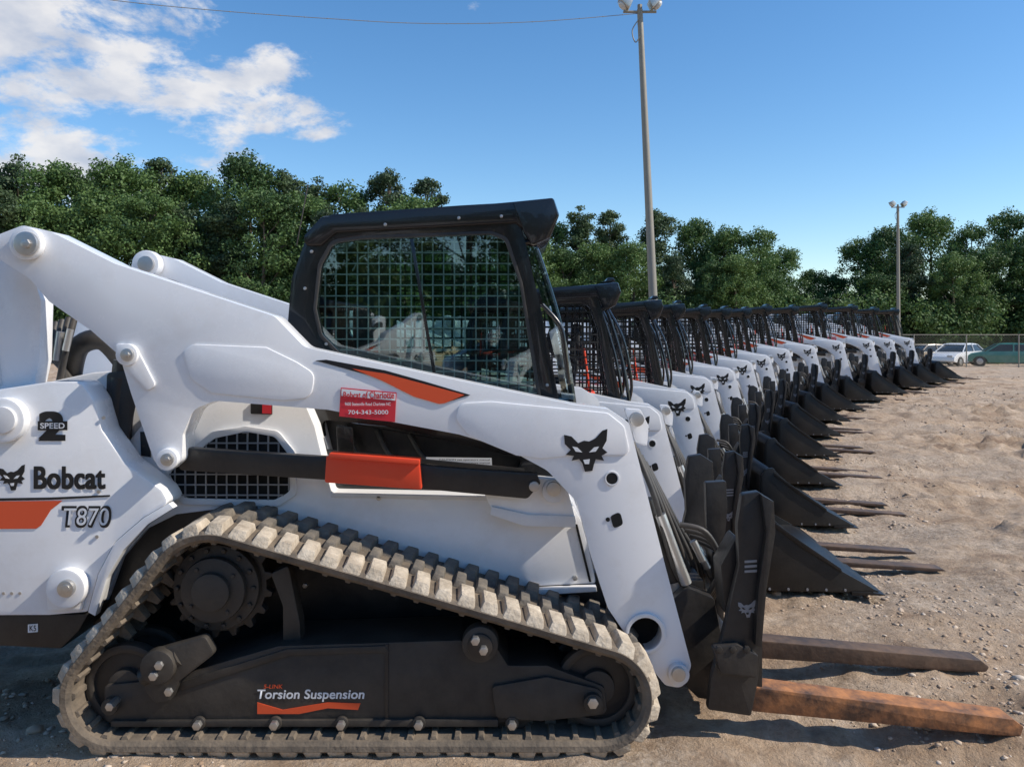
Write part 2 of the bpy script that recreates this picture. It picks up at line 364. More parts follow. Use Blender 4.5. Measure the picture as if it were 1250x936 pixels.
# ------------------------------------------------------------ LIFT ARM
GROUP[0]='lift_arms'
arm=[(-6,288,12),(28,275,14),(62,283,10),(140,322),(335,386,20),(372,424,20),(520,456),(700,494,10),(742,499,10),(768,516,10),(778,556,10),(812,690),(844,812,14),(834,840,12),(812,836,10),(775,790,30),(742,742,16),(722,680),(704,612,10),(668,574,30),(620,548,20),(560,530),(400,500,20),(262,489,30),(236,500,20),(223,530,10),(222,562,12),(204,578,12),(188,562,10),(160,480),(146,434,16),(112,404,20),(60,368),(36,340,10),(-8,312,12)]
hp=[(788+22*math.cos(a),774+24*math.sin(a)) for a in [2*math.pi*i/20 for i in range(20)]]
ext('lift_arm',arm,.20,.32,'white',holes=[(hp,0)],bevel=.009,mirror=True)
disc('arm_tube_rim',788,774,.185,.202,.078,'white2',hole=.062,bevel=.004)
ext('arm_hole_back',hp,.30,.325,'hole',bevel=0)
ext('arm_panel_rear',[(222,428,12),(236,420,12),(325,424),(362,442),(384,456,14),(380,486,16),(345,489),(258,480),(232,462,20)],.193,.202,'white',bevel=.006)
ext('arm_panel_front',[(560,492,16),(600,490),(742,504,12),(762,520,12),(770,556,10),(700,556),(660,560,20),(630,556),(572,532,20),(556,512,12)],.193,.202,'white',bevel=.006)
disc('front_arm_boss',676,600,.295,.335,.045,'white2');
disc('front_boss_pin',676,597,.275,.30,.028,'steel')
disc('rear_pivot_boss',30,297,.165,.201,.062,'white',bevel=.01,mirror=True)
disc('rear_pivot_pin',30,297,.145,.168,.045,'steel',bevel=.006,mirror=True);disc('rear_pivot_bolt',30,297,.13,.147,.018,'steel',seg=6)
disc('far_pivot_boss',177,322,1.21,1.275,.07,'white',bevel=.01);disc('far_pivot_pin',177,322,1.19,1.212,.04,'steel');
for px,py in((154,433),(203,561)):
    disc('arm_pin_boss',px,py,.175,.201,.042,'white',bevel=.006);disc('arm_pin',px,py,.16,.178,.024,'steel',bevel=.004);disc('arm_pin_bolt',px,py,.15,.162,.011,'steel',seg=6)
disc('arm_front_pin_boss',829,824,.17,.201,.04,'white2');disc('arm_front_pin',829,824,.15,.172,.026,'steel')
ext('pin_keeper_plate',[(138,418,6),(165,422,6),(190,470,6),(180,478,6),(145,440,6)],.188,.2005,'white',bevel=.004)
disc('arm_hole_a',747,584,.196,.2,.022,'hole',bevel=0);disc('arm_hole_a_rim',747,584,.195,.2005,.028,'white2',hole=.022,bevel=.001)
ext('arm_slot',[(745,630,4),(757,624,5),(761,640,5),(749,645,4)],.197,.2,'hole',bevel=0)
disc('arm_hole_dot',742,634,.197,.2,.008,'hole',bevel=0)
cathead('arm_cat',715,550,1.02,.1905)
ext('arm_stripe_black',[(385,440),(398,439),(470,452),(520,466),(574,482),(545,491),(500,476),(450,458)],.1975,.1995,'dblack',bevel=0)
ext('arm_stripe',[(430,450),(470,456),(515,468),(567,482),(543,492),(536,493),(505,484),(465,464)],.195,.197,'orange',bevel=0)
ext('dealer_sticker',[(416,473),(484,479),(482,515),(414,508)],.196,.1985,'dred',bevel=0)
ext('dealer_sticker_header',[(417,474.5),(483,480.5),(482.6,489),(416.6,483)],.194,.1955,'dwhite',bevel=0)
text('dealer_name','Bobcat of Charlotte',419,478,481,486.5,.1925,'dred',bold=.02)
text('dealer_addr','9600 Statesville Road Charlotte NC',421,491,477,495,.1935,'dwhite')
text('dealer_phone','704-343-5000',425,500.5,474,505.5,.1935,'dwhite',bold=.01)
ext('rear_link',[(-60,300),(-10,292),(34,318,10),(50,366,10),(48,440),(40,476,8),(-60,492)],.33,.42,'white',bevel=.008,mirror=True)
ext('rear_link_web',[(-60,330),(-14,330),(2,470),(-60,480)],.322,.331,'white2',bevel=.004)
tube('rear_cylinder_barrel',[(150,460,.40),(138,575,.40)],.055,'black',seg=20,mirror=True)
tube('rear_cylinder_cap',[(153,440,.40),(150,466,.40)],.045,'black',seg=20,mirror=True)
ext('lift_cylinder_guard',[(130,455,6),(160,452,6),(170,470),(150,565),(128,560)],.35,.36,'black',bevel=.004)
ext('lower_link',[(218,546,6),(400,558),(560,572),(655,578,4),(660,590),(644,609,8),(400,586),(218,574,6)],.255,.30,'black',bevel=.006,mirror=True)
ext('red_support_bracket',[(398,556,3),(512,564,3),(515,598,3),(396,589,3)],.215,.254,'red',bevel=.006)
ext('red_bracket_flange',[(402,553),(512,561),(512,567),(400,559)],.20,.26,'red',bevel=.003)
disc('link_pin',652,594,.24,.256,.02,'steel')
for k in range(5):
    tube('rear_hose',[(92-8*k,385+3*k,.5+.05*k),(80-5*k,430,.46+.04*k),(72+6*k,468,.5+.04*k)],.014,'hose',smooth=True)
tube('intake_hose',[(85,470,.7),(95,425,.62),(125,415,.62),(150,440,.7)],.045,'hose',smooth=True,seg=14)
tube('hose_fitting',[(75,405,.47),(70,440,.47)],.018,'steel')
tube('hose_fitting_b',[(86,402,.44),(80,428,.44)],.014,'steel')
for k in range(4): tube('cross_hose',[(176,350+3*k,.9),(196,344+5*k,.86),(225,354+5*k,.9),(243,382,.9)],.02,'hose',smooth=True)

# ------------------------------------------------------------ CAB
GROUP[0]='cab'
CN=.50
side=[(349,420,10),(356,340,20),(374,290,20),(402,262,14),(560,251),(628,247,4),(640,290),(662,385),(684,496,4),(640,600,10),(385,600),(380,500),(352,430)]
win=[(386,376,14),(392,325,16),(407,297,14),(440,292),(598,286,12),(616,293,12),(634,345),(657,489,6),(560,470),(424,440,10),(393,408,14)]
lowwin=[(392,512,8),(470,520),(640,560,8),(618,590,8),(404,588,8)]
ext('cab_side_frame',side,CN,CN+.045,'cab',holes=[(win,0),(lowwin,0)],bevel=.008,mirror=True)
ext('cab_window_gasket',[(382,377,16),(388,322,18),(404,293,16),(440,288),(600,282,14),(620,290,14),(638,345),(662,493,6),(560,475),(422,445,12),(389,410,16)],CN-.006,CN+.001,'hose',holes=[(win,0)],bevel=.002,kind='hero')
wl=[L(a,b,CN) for a,b in fillet(win)]
bm=bmesh.new();ext_bm(bm,wl,CN+.015,CN+.015);add('side_window_glass',finish(bm,'g','glass'),'hero')
bm=bmesh.new();ext_bm(bm,wl,W-CN-.02,W-CN-.02);add('side_window_glass_far',finish(bm,'g','glass'),'hero')
ext('window_slider_bar',[(500,291),(504,291),(533,462),(529,461)],CN+.006,CN+.012,'cab',bevel=.001,kind='hero')
ext('window_lower_rail',[(404,433),(650,425),(650,430),(404,438)],CN+.024,CN+.034,'cab',bevel=.001,kind='hero')
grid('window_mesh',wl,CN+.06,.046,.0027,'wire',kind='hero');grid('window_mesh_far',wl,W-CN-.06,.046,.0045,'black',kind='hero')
grid('window_mesh_dense',wl,CN+.03,.055,.0055,'cab',kind='gen',mirror=True)
ext('cab_roof',[(372,300,8),(370,288,8),(392,264,12),(560,252),(626,246),(676,241,5),(683,262,6),(672,290,10),(654,300,4),(646,286),(630,272),(560,276),(410,284),(392,300)],CN-.018,W-CN+.018,'cab',bevel=.012)
ext('roof_visor_cheek',[(626,247),(676,242,4),(682,262,6),(668,292,10),(650,300,4),(640,284)],CN-.03,CN+.02,'cab',bevel=.008,mirror=True)
ext('roof_light_bar',[(640,246),(652,243),(656,236),(668,236),(672,244)],.62,.98,'cab',bevel=.006,kind='gen')
ext('cab_back_panel',[(350,420),(358,345),(376,300),(386,302),(370,350),(366,500),(380,600),(352,600)],CN+.045,W-CN-.045,'cab',bevel=.004)
box('cab_floor',-.80,-.0,CN+.045,W-CN-.045,.86,.92,'cab')
for i,(a,b) in enumerate(((380,299),(470,266),(560,258),(612,256))): disc('roof_bolt',a,b+8,CN-.026,CN-.016,.007,'steel',seg=8,bevel=.001,kind='hero')
for a,b in((398,420),(372,352),(668,470)): disc('frame_bolt_cab',a,b,CN-.008,CN,.007,'steel',seg=8,bevel=.001,kind='hero')
tube('radio_antenna',[(362,300,.62),(376,225,.62)],.003,'hose',kind='hero',seg=6)
dp=[(640,296),(652,300),(668,345),(684,400),(694,450),(700,492)]
for nm,y in(('door_frame',CN+.02),('door_frame_far',W-CN-.02)):
    bm=bmesh.new();P=[(L(a,b,CN)[0],y,L(a,b,CN)[1]) for a,b in dp];tube_bm(bm,smooth_path(P,4),.014,8);add(nm,finish(bm,nm,'cab',0,40),'all')
prof=[L(a,b,CN) for a,b in dp];bm=bmesh.new()
for i in range(len(prof)-1):
    a,b=prof[i],prof[i+1];bm.faces.new([bm.verts.new(v) for v in((a[0],CN+.02,a[1]),(a[0],W-CN-.02,a[1]),(b[0],W-CN-.02,b[1]),(b[0],CN+.02,b[1]))])
add('door_glass',finish(bm,'door_glass','glassf'),'hero')
ext('door_side_glass',[(642,300),(656,302),(674,350),(688,400),(698,450),(702,488),(686,486),(676,430),(662,370)],CN+.004,CN+.004,'glassf',bevel=0,kind='hero')
tube('grab_bar',[(662,372,CN-.01),(684,398,CN-.02),(690,430,CN-.02),(694,468,CN-.01)],.009,'cab',kind='hero',smooth=True)
ext('door_sill',[(640,486,3),(702,488,3),(712,505,3),(700,600),(640,600)],CN+.02,W-CN-.02,'cab',bevel=.008)
bm=bmesh.new()
for k in range(2):
    y=CN+.02 if k==0 else W-CN-.02
    tube_bm(bm,smooth_path([(L(650,298,CN)[0]+.02,y,L(650,298,CN)[1]),(L(672,360,CN)[0]+.05,y,L(672,360,CN)[1]),(L(690,450,CN)[0]+.05,y,L(690,450,CN)[1]),(L(700,492,CN)[0],y,L(700,492,CN)[1])],5),.011,8)
add('grab_handles',finish(bm,'grab','cab',0,40),'gen')
bm=bmesh.new();x0,z0=L(600,430,CN)
tube_bm(bm,smooth_path([(x0-.5,.62,1.35),(x0-.2,.62,1.3),(x0+.05,.62,1.28),(x0+.1,.8,1.27),(x0+.05,.98,1.28),(x0-.2,.98,1.3),(x0-.5,.98,1.35)],5),.014,8)
tube_bm(bm,[(x0+.1,1.02,1.15),(x0+.04,1.02,1.6)],.010,8)
add('seat_bar',finish(bm,'seat_bar','red',0,40),'gen')
def rbox(name,x0,x1,y0,y1,z0,z1,mat,bev,kind='all'):
    bm=bmesh.new();box_bm(bm,x0,x1,y0,y1,z0,z1)
    bmesh.ops.bevel(bm,geom=bm.edges[:],offset=bev,segments=4,profile=.5,affect='EDGES');add(name,finish(bm,name,mat,0,40),kind)
rbox('seat_cushion',-.62,-.18,.60,1.0,1.12,1.25,'seat',.05)
rbox('seat_backrest',-.70,-.55,.60,1.0,1.2,1.72,'seat',.06)
rbox('seat_headrest',-.69,-.58,.70,.90,1.72,1.86,'seat',.04)
rbox('armrest',-.55,-.15,.57,.61,1.34,1.40,'seat',.02);rbox('armrest_far',-.55,-.15,.99,1.03,1.34,1.40,'seat',.02)
for y in(.59,1.01):
    bm=bmesh.new();tube_bm(bm,[(-.15,y,1.36),(-.12,y,1.46),(-.13,y,1.52)],[.012,.014,.024],10);add('joystick',finish(bm,'joystick','seat',0,40),'all')
rbox('control_display',-.12,-.08,.98,1.03,1.62,1.74,'seat',.01)
ext('interior_panel',[(392,510),(640,555),(618,592),(400,592)],CN+.09,CN+.11,'black',bevel=0)
for i in range(3): tube('cab_lower_hose',[(420+40*i,520+5*i,CN+.07),(440+40*i,560,CN+.05),(480+40*i,585,CN+.07)],.012,'hose',smooth=True)
ext('cab_lower_bracket',[(410,518,3),(430,522,3),(432,560,3),(412,556,3)],CN-.02,CN,'cab',bevel=.003)
ext('cab_lower_trim',[(395,548),(640,572),(640,578),(395,554)],CN-.012,CN+.002,'black',bevel=.002)

# ------------------------------------------------------------ FRONT LINKAGE + CARRIAGE
GROUP[0]='attachment_carriage'
ext('coupler_side',[(812,740,8),(838,716,8),(872,730,8),(884,790),(880,856,6),(852,852,6),(838,838,8),(822,800)],.33,.42,'black',bevel=.008,mirror=True)
cxx=L(850,820,.33)[0]
box('coupler_cross_tube',cxx-.03,cxx+.06,.4,1.2,.22,.34,'black',.015)
box('coupler_upper_tube',cxx-.03,cxx+.05,.4,1.2,.44,.52,'black',.015)
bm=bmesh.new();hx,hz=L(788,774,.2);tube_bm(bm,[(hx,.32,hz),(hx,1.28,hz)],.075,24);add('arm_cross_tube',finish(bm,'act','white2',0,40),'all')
tube('tilt_cylinder_barrel',[(788,610,.42),(826,720,.42)],.036,'black',seg=18,mirror=True)
tube('tilt_cylinder_rod',[(826,720,.42),(850,780,.42)],.018,'chrome',seg=14,mirror=True)
tube('tilt_cylinder_gland',[(822,708,.42),(828,726,.42)],.042,'steel',seg=18,mirror=True)
tube('auxiliary_cylinder',[(806,628,.36),(838,712,.36)],.022,'steel',seg=14)
for k in range(5): tube('front_hose',[(772+5*k,540+8*k,.42+.06*k),(800+6*k,610+6*k,.36+.07*k),(822+8*k,690,.36+.08*k),(850+4*k,740+8*k,.42+.07*k)],.012,'hose',smooth=True)
for k in range(4): tube('looped_hose',[(830+6*k,640+6*k,.36+.05*k),(862+5*k,650+8*k,.34+.05*k),(880,690+6*k,.36+.05*k),(862,730+4*k,.40+.05*k)],.011,'hose',smooth=True)
for k in range(5): tube('hose_coupler',[(846+6*k,660+9*k,.45+.06*k),(858+6*k,684+9*k,.45+.06*k)],.016,'steel',seg=10)
ext('front_light_bracket',[(762,498,3),(782,500,4),(792,520,4),(790,545,3),(776,540,3),(768,516)],.33,.36,'white2',bevel=.004)
disc('front_work_light',778,512,.30,.33,.028,'steel')
ext('coupler_lever_box',[(868,672,4),(896,676,4),(900,720,4),(874,716,4)],.5,.62,'black',bevel=.006)
FE=1.02
ep=[(906,603,5),(926,600,4),(945,612,4),(947,650,3),(936,720),(930,790),(926,830),(917,874,3),(864,866,3),(868,830),(884,770),(902,690),(900,640)]
ext('fork_carriage_end',ep,.13,.17,'black',bevel=.006)
ext('fork_carriage_end_far',ep,FE,FE+.04,'black',bevel=.006,plane=.13)
ext('carriage_end_flange',[(930,604),(945,612,3),(947,650),(936,720),(930,790),(922,788),(926,720),(936,650)],.10,.132,'black',bevel=.004)
ext('carriage_hook',[(870,790,4),(900,786,4),(926,800,4),(924,828,4),(880,822,4)],.10,.14,'black',bevel=.006)
for px in(878,895,912): disc('carriage_nut',px,793,.095,.11,.014,'black',seg=6)
cathead('carriage_cat',912,743,.42,.1275,'grey','dblack')
for k in range(3): ext('carriage_logo_bar',[(909,684+6*k),(924,683+6*k),(924,686+6*k),(909,687+6*k)],.1275,.129,'grey',bevel=0)
xa,za=L(925,620,.13)
box('carriage_top_bar',xa-.05,xa-.0,.17,FE,.44,.50,'black',.01)
box('carriage_lower_bar',xa-.06,xa+.0,.17,FE,.16,.28,'black',.01)
ext('carriage_guard_post',[(904,622,3),(934,620,3),(936,660,3),(926,760),(908,760),(906,690)],.66,.70,'black',bevel=.005,plane=.13)
ext('carriage_step_mesh',[(880,690,4),(902,650,4),(906,700,4),(886,760,4)],.18,.3,'black',bevel=.004)
ext('fork_tine',[(918,838,2),(1238,878,3),(1250,887,2),(1246,899,3),(1215,897,8),(918,868,3)],.17,.27,'forkrust',bevel=.005,kind='hero')
box('fork_shank',xa-.005,xa+.035,.18,.27,.14,.60,'black',.008,kind='hero')
ext('fork_tine_far',[(922,781,2),(1198,806,3),(1208,814,2),(1204,820,3),(1180,820,8),(922,803,3)],.72,.82,'fork',bevel=.005,kind='hero')
box('fork_shank_far',xa-.005,xa+.035,.72,.82,.14,.60,'black',.008,kind='hero')
for y in(.62,1.06):
    extl('fork_tine',[(xa-.01,.06),(2.45,.0),(2.55,.005),(2.52,.02),(2.2,.04),(xa-.01,.115)],y,y+.12,'fork',bevel=.004,kind='gen')
    box('fork_shank',xa-.005,xa+.035,y,y+.12,.1,.60,'black',.008,kind='gen')
GROUP[0]='bucket'
bs=[(.99,.50),(1.03,.56),(1.09,.57),(1.14,.51),(1.30,.37),(1.55,.20),(1.76,.085),(1.76,.06),(1.12,.06),(1.04,.10),(.99,.2)]
extl('bucket_side',bs,-.05,-.03,'bucket',kind='gen',bevel=.004);extl('bucket_side_far',bs,1.63,1.65,'bucket',kind='gen',bevel=.004)
extl('bucket_shell',[(1.06,.57),(1.02,.55),(.98,.50),(.98,.20),(1.04,.09),(1.12,.055),(1.80,.055),(1.80,.065),(1.74,.085),(1.14,.085),(1.06,.12),(1.01,.22),(1.01,.49),(1.04,.53),(1.07,.54)],-.03,1.63,'bucket',kind='gen',bevel=.003)
extl('bucket_cutting_edge',[(1.62,.045),(1.83,.045),(1.83,.052),(1.74,.064),(1.62,.064)],-.06,1.66,'bucket',kind='gen',bevel=.002)
extl('bucket_side_rib',[(1.10,.53),(1.30,.385),(1.55,.215),(1.56,.19),(1.30,.35),(1.10,.50)],-.06,-.048,'bucket',kind='gen',bevel=.002)
for xx in(1.10,1.22,1.34,1.46,1.58): disc('bucket_bolt',xx,.075,-.058,-.049,.008,'grey',kind='gen',local=True,seg=8,bevel=0)

def joined(kind):
    out=[];groups={}
    for n,me,k,g in PARTS:
        if k in('all',kind): groups.setdefault(g,[]).append(me)
    for g,ms in groups.items():
        bm=bmesh.new();mats=[]
        for me in ms:
            mt=me.materials[0]
            if mt not in mats: mats.append(mt)
            n0=len(bm.faces);bm.from_mesh(me);bm.faces.ensure_lookup_table();mi=mats.index(mt)
            for f in bm.faces[n0:]: f.material_index=mi
        J=bpy.data.meshes.new(g);bm.to_mesh(J);bm.free()
        for mt in mats: J.materials.append(mt)
        out.append((g,J))
    return out
GEN=joined('gen')

# ------------------------------------------------------------ ground profile
gy=[-60,3,5,7,10,13,16,20,24,28,34,45,60,90,250];gz=[0,0,0,-.05,-.05,0,.03,.08,.10,.08,-.05,-.50,-.95,-1.0,-1.0]
def gh(Y): return np.interp(Y,gy,gz)
def newobj(name,me=None,parent=None,loc=(0,0,0)):
    o=bpy.data.objects.new(name,me);sc.collection.objects.link(o);o.location=loc
    if parent:o.parent=parent
    return o
def loader(kind,loc,rot=0,scale=1):
    e=newobj('compact_track_loader',None,None,loc);e.rotation_euler=(0,0,rot);e.scale=(scale,)*3
    if kind=='gen':
        for g,me in GEN: newobj(g,me,e)
    else:
        for n,me,k,g in PARTS:
            if k=='all' or k==kind: newobj(n,me,e)
    return e
loader('hero',(0,D0,0))
row=[(.69,5.05,.90),(1.29,6.75,.90),(1.86,8.45,.905),(2.57,10.15,.905),(3.31,11.85,.91),(4.13,13.55,.93),(5.05,15.25,.95),(6.18,16.95,.98),(7.48,18.65,1.0),(8.95,20.35,1.02),(10.3,22.05,1.02),(11.7,23.75,1.02)]
for i,(X,Y,s) in enumerate(row):
    th=-math.radians(3+.2*i+random.uniform(-1.1,1.1));s*=random.uniform(.985,1.015);c,sn=math.cos(th),math.sin(th);lx,ly=.186*s,.5*s
    loader('gen',(X-(c*lx-sn*ly),Y-(sn*lx+c*ly),float(gh(Y+.5))),th,s)
for i in range(4):
    loader('gen',(-4.6+2.5*i,-4.6+.2*i,0),math.pi*.5+.5+random.uniform(-.05,.05),.95)

# ------------------------------------------------------------ ground
tab=np.random.rand(256,256)
def vn(x,y,o=0):
    x=x+o*17.3;y=y+o*9.1;xi=np.floor(x).astype(int);yi=np.floor(y).astype(int);fx=x-xi;fy=y-yi
    fx=fx*fx*(3-2*fx);fy=fy*fy*(3-2*fy);g=lambda a,b:tab[a%256,b%256]
    return (g(xi,yi)*(1-fx)+g(xi+1,yi)*fx)*(1-fy)+(g(xi,yi+1)*(1-fx)+g(xi+1,yi+1)*fx)*fy-.5
def height(X,Y):
    z=gh(Y).astype(float)
    m=1-.75*np.exp(-(((X+.5)/1.3)**4+((Y-3.5)/1.1)**4))
    rough=.6+1.5*np.clip(vn(X*.45,Y*.45,12)+.35,0,1)
    z=z+m*(.06*vn(X*.7,Y*.7,1)+rough*(.050*vn(X*2.1,Y*2.1,2)+.042*vn(X*5,Y*5,3)+.032*vn(X*11,Y*11,4)+.018*vn(X*23,Y*23,5)))
    z=z+.028*np.exp(-(((X+.55)/1.6)**6+((Y-3.0)/.9)**6))
    for (a,b,sl) in((.5,7.6,.10),(.5,9.4,.10),(-.1,12.5,.05),(-.1,14.2,.05),(.9,2.2,.35),(1.0,3.6,.35)):
        d=(Y-b)-sl*(X-4)+.35*vn(X*.35,Y*.0,int(b*3)%20)
        z=z+np.where(X>1.6,1,0)*(-.045*np.exp(-(d/.17)**2)+.03*np.exp(-((abs(d)-.32)/.1)**2)*(1+1.6*vn(X*6,Y*6,9)))*(1+.25*np.sin(X*38)*np.exp(-(d/.2)**2))
    for(cx,cy,sx_,sy_,h) in((7.2,10.8,2.1,1.2,.08),(4.4,6.2,.8,.45,.06),(3.6,4.9,.5,.3,.04),(9.5,14.5,2.4,1.2,.10),(6.0,8.4,.9,.5,.05)):
        z=z+h*np.exp(-(((X-cx)/sx_)**2+((Y-cy)/sy_)**2))*(1+2.*vn(X*5,Y*5,7)+1.4*vn(X*13,Y*13,17))
    return z-.012
N=700;t=np.linspace(-1,1,N)
xs=2.5+1.6*np.sinh(t*5.5);ys=4.0+1.6*np.sinh(np.linspace(-3.7,5.7,N))
Xg,Yg=np.meshgrid(xs,ys);Zg=height(Xg,Yg)
v=np.stack([Xg.ravel(),Yg.ravel(),Zg.ravel()],1)
idx=np.arange(N*N).reshape(N,N);f=np.stack([idx[:-1,:-1].ravel(),idx[:-1,1:].ravel(),idx[1:,1:].ravel(),idx[1:,:-1].ravel()],1)
def fastmesh(name,v,f,smooth=False):
    me=bpy.data.meshes.new(name);k=f.shape[1]
    me.vertices.add(len(v));me.vertices.foreach_set('co',v.astype(np.float32).ravel())
    me.loops.add(f.size);me.loops.foreach_set('vertex_index',f.astype(np.int32).ravel())
    me.polygons.add(len(f));me.polygons.foreach_set('loop_start',np.arange(0,f.size,k,dtype=np.int32));me.polygons.foreach_set('loop_total',np.full(len(f),k,dtype=np.int32))
    if smooth: me.polygons.foreach_set('use_smooth',np.ones(len(f),dtype=bool))
    me.update(calc_edges=True);me.validate();return me
me=fastmesh('ground',v,f,True);newobj('ground',me)
m,Nn,Lk,P=newmat('dirt_and_gravel')
geo=Nn.new('ShaderNodeNewGeometry')
def noise(scale,det=6,rough=.6,vec=None):
    n=Nn.new('ShaderNodeTexNoise');n.inputs['Scale'].default_value=scale;n.inputs['Detail'].default_value=det;n.inputs['Roughness'].default_value=rough;Lk.new(vec or geo.outputs['Position'],n.inputs['Vector']);return n.outputs['Fac']
def ramp(fac,stops):
    r=Nn.new('ShaderNodeValToRGB');e=r.color_ramp.elements
    while len(e)<len(stops): e.new(.5)
    for el,(p,c) in zip(e,stops): el.position=p;el.color=rgba(c)
    Lk.new(fac,r.inputs[0]);return r.outputs[0]
def mix(a,b,fac,mode='MIX'):
    x=Nn.new('ShaderNodeMix');x.data_type='RGBA';x.blend_type=mode
    for s,vv in(('A',a),('B',b),('Factor',fac)):
        if hasattr(vv,'links'): Lk.new(vv,x.inputs[s])
        else: x.inputs[s].default_value=vv
    return x.outputs['Result']
c1=ramp(noise(2.2,9,.74),[(.33,(.22,.135,.08)),(.48,(.44,.305,.195)),(.64,(.60,.455,.325))])
c2=ramp(noise(38,4,.7),[(.34,(.24,.185,.135)),(.5,(.45,.36,.275)),(.66,(.64,.55,.455))])
c=mix(c1,c2,ramp(noise(.5,5,.7),[(.44,(.06,)*3),(.62,(.65,)*3)]))
vo=Nn.new('ShaderNodeTexVoronoi');vo.inputs['Scale'].default_value=34;Lk.new(geo.outputs['Position'],vo.inputs['Vector'])
bw=ramp(vo.outputs['Color'],[(0,(.78,)*3),(1,(1.15,)*3)])
c=mix(c,bw,.55,'MULTIPLY')
Lk.new(c,P.inputs['Base Color']);P.inputs['Roughness'].default_value=.95
b=Nn.new('ShaderNodeBump');b.inputs['Strength'].default_value=1.;b.inputs['Distance'].default_value=.035;Lk.new(noise(24,6,.75),b.inputs['Height'])
Lk.new(b.outputs[0],P.inputs['Normal'])
me.materials.append(m)
ico=bmesh.new();bmesh.ops.create_icosphere(ico,subdivisions=1,radius=1);iv=np.array([x.co[:] for x in ico.verts]);fi=np.array([[x.index for x in fc.verts] for fc in ico.faces]);ico.free()
NS=60000
Y=1.5+24*np.random.rand(NS)**1.8;X=-2.2+ (np.random.rand(NS)*(Y*.9+3.5)) 
keep=(vn(X*.8,Y*.8,15)+.5*vn(X*3,Y*3,16)+.5+.3*np.random.rand(NS))>.80;X=X[keep];Y=Y[keep];NS=len(X)
r=.003+.008*np.random.rand(NS)**3*(1+Y*.07)+.020*(np.random.rand(NS)>.988)*np.random.rand(NS)
Z=height(X,Y)
V=iv[None]*(1+.65*(np.random.rand(NS,12,1)-.5))*(r[:,None,None])*np.stack([1+.9*np.random.rand(NS),1+.6*np.random.rand(NS),.5+.35*np.random.rand(NS)],1)[:,None,:]
a=np.random.rand(NS)*6.28;ca,sa=np.cos(a)[:,None],np.sin(a)[:,None]
V=np.stack([V[...,0]*ca-V[...,1]*sa,V[...,0]*sa+V[...,1]*ca,V[...,2]],-1)+np.stack([X,Y,Z],1)[:,None,:]
FF=(fi[None]+np.arange(NS)[:,None,None]*12).reshape(-1,3)
gm=fastmesh('gravel',V.reshape(-1,3),FF)
m,Nn,Lk,P=newmat('gravel_stones');geo=Nn.new('ShaderNodeNewGeometry')
r_=Nn.new('ShaderNodeValToRGB');e=r_.color_ramp.elements;e[0].color=(.30,.205,.135,1);e[1].color=(.62,.52,.42,1);e.new(.5).color=(.45,.335,.235,1);Lk.new(geo.outputs['Random Per Island'],r_.inputs[0]);Lk.new(r_.outputs[0],P.inputs['Base Color']);P.inputs['Roughness'].default_value=.9
gm.materials.append(m);newobj('gravel',gm)

# ------------------------------------------------------------ trees
def leafmat(name,c0,c1,c2):
    m,Nn,Lk,P=newmat(name);tc=Nn.new('ShaderNodeTexCoord');oi=Nn.new('ShaderNodeObjectInfo');geo=Nn.new('ShaderNodeNewGeometry')
    n=Nn.new('ShaderNodeTexNoise');n.inputs['Scale'].default_value=.7;n.inputs['Detail'].default_value=1;Lk.new(tc.outputs['Object'],n.inputs['Vector'])
    ad=Nn.new('ShaderNodeMath');ad.operation='MULTIPLY_ADD';ad.inputs[1].default_value=.40;Lk.new(oi.outputs['Random'],ad.inputs[0]);Lk.new(n.outputs['Fac'],ad.inputs[2])
    ad2=Nn.new('ShaderNodeMath');ad2.operation='MULTIPLY_ADD';ad2.inputs[1].default_value=.25;Lk.new(geo.outputs['Random Per Island'],ad2.inputs[0]);Lk.new(ad.outputs[0],ad2.inputs[2])
    r=Nn.new('ShaderNodeValToRGB');e=r.color_ramp.elements;e[0].position=.45;e[0].color=rgba(c0);e[1].position=1.0;e[1].color=rgba(c2);e.new(.72).color=rgba(c1)
    Lk.new(ad2.outputs[0],r.inputs[0]);Lk.new(r.outputs[0],P.inputs['Base Color']);P.inputs['Roughness'].default_value=.65
    tr=Nn.new('ShaderNodeBsdfTranslucent');Lk.new(r.outputs[0],tr.inputs[0]);mx=Nn.new('ShaderNodeMixShader');mx.inputs[0].default_value=.22
    o=Nn['Material Output'];Lk.new(P.outputs[0],mx.inputs[1]);Lk.new(tr.outputs[0],mx.inputs[2]);Lk.new(mx.outputs[0],o.inputs[0]);return m
LM=leafmat('broadleaf_foliage',(.034,.075,.022),(.066,.130,.034),(.115,.19,.05))
PM=leafmat('pine_foliage',(.024,.050,.026),(.045,.082,.036),(.078,.12,.045))
BK=pmat('bark',(.09,.07,.05),.9,0,.5,(.15,.125,.10),0,3)
def leaves(cs,rs,per,size,flat=1.):
    out=[]
    for c,r in zip(cs,rs):
        k=int(per*r*r)
        d=np.random.normal(size=(k,3));d/=np.linalg.norm(d,axis=1)[:,None]
        lump=1+.28*np.sin(d[:,0]*5+c[0]*3)*np.cos(d[:,1]*6+c[1])
        p=c+d*np.array([1,1,flat])*(r*lump*np.random.uniform(.4,1.05,k))[:,None]
        nn=d+np.random.normal(size=(k,3))*.7;nn/=np.linalg.norm(nn,axis=1)[:,None]
        u=np.cross(nn,np.random.normal(size=(k,3)));u/=np.linalg.norm(u,axis=1)[:,None];w=np.cross(nn,u)
        s=(size*np.random.uniform(.5,1.3,k))[:,None]
        out.append(np.stack([p-u*s,p-w*s*.6,p+u*s,p+w*s*.6],1))
    return np.concatenate(out)
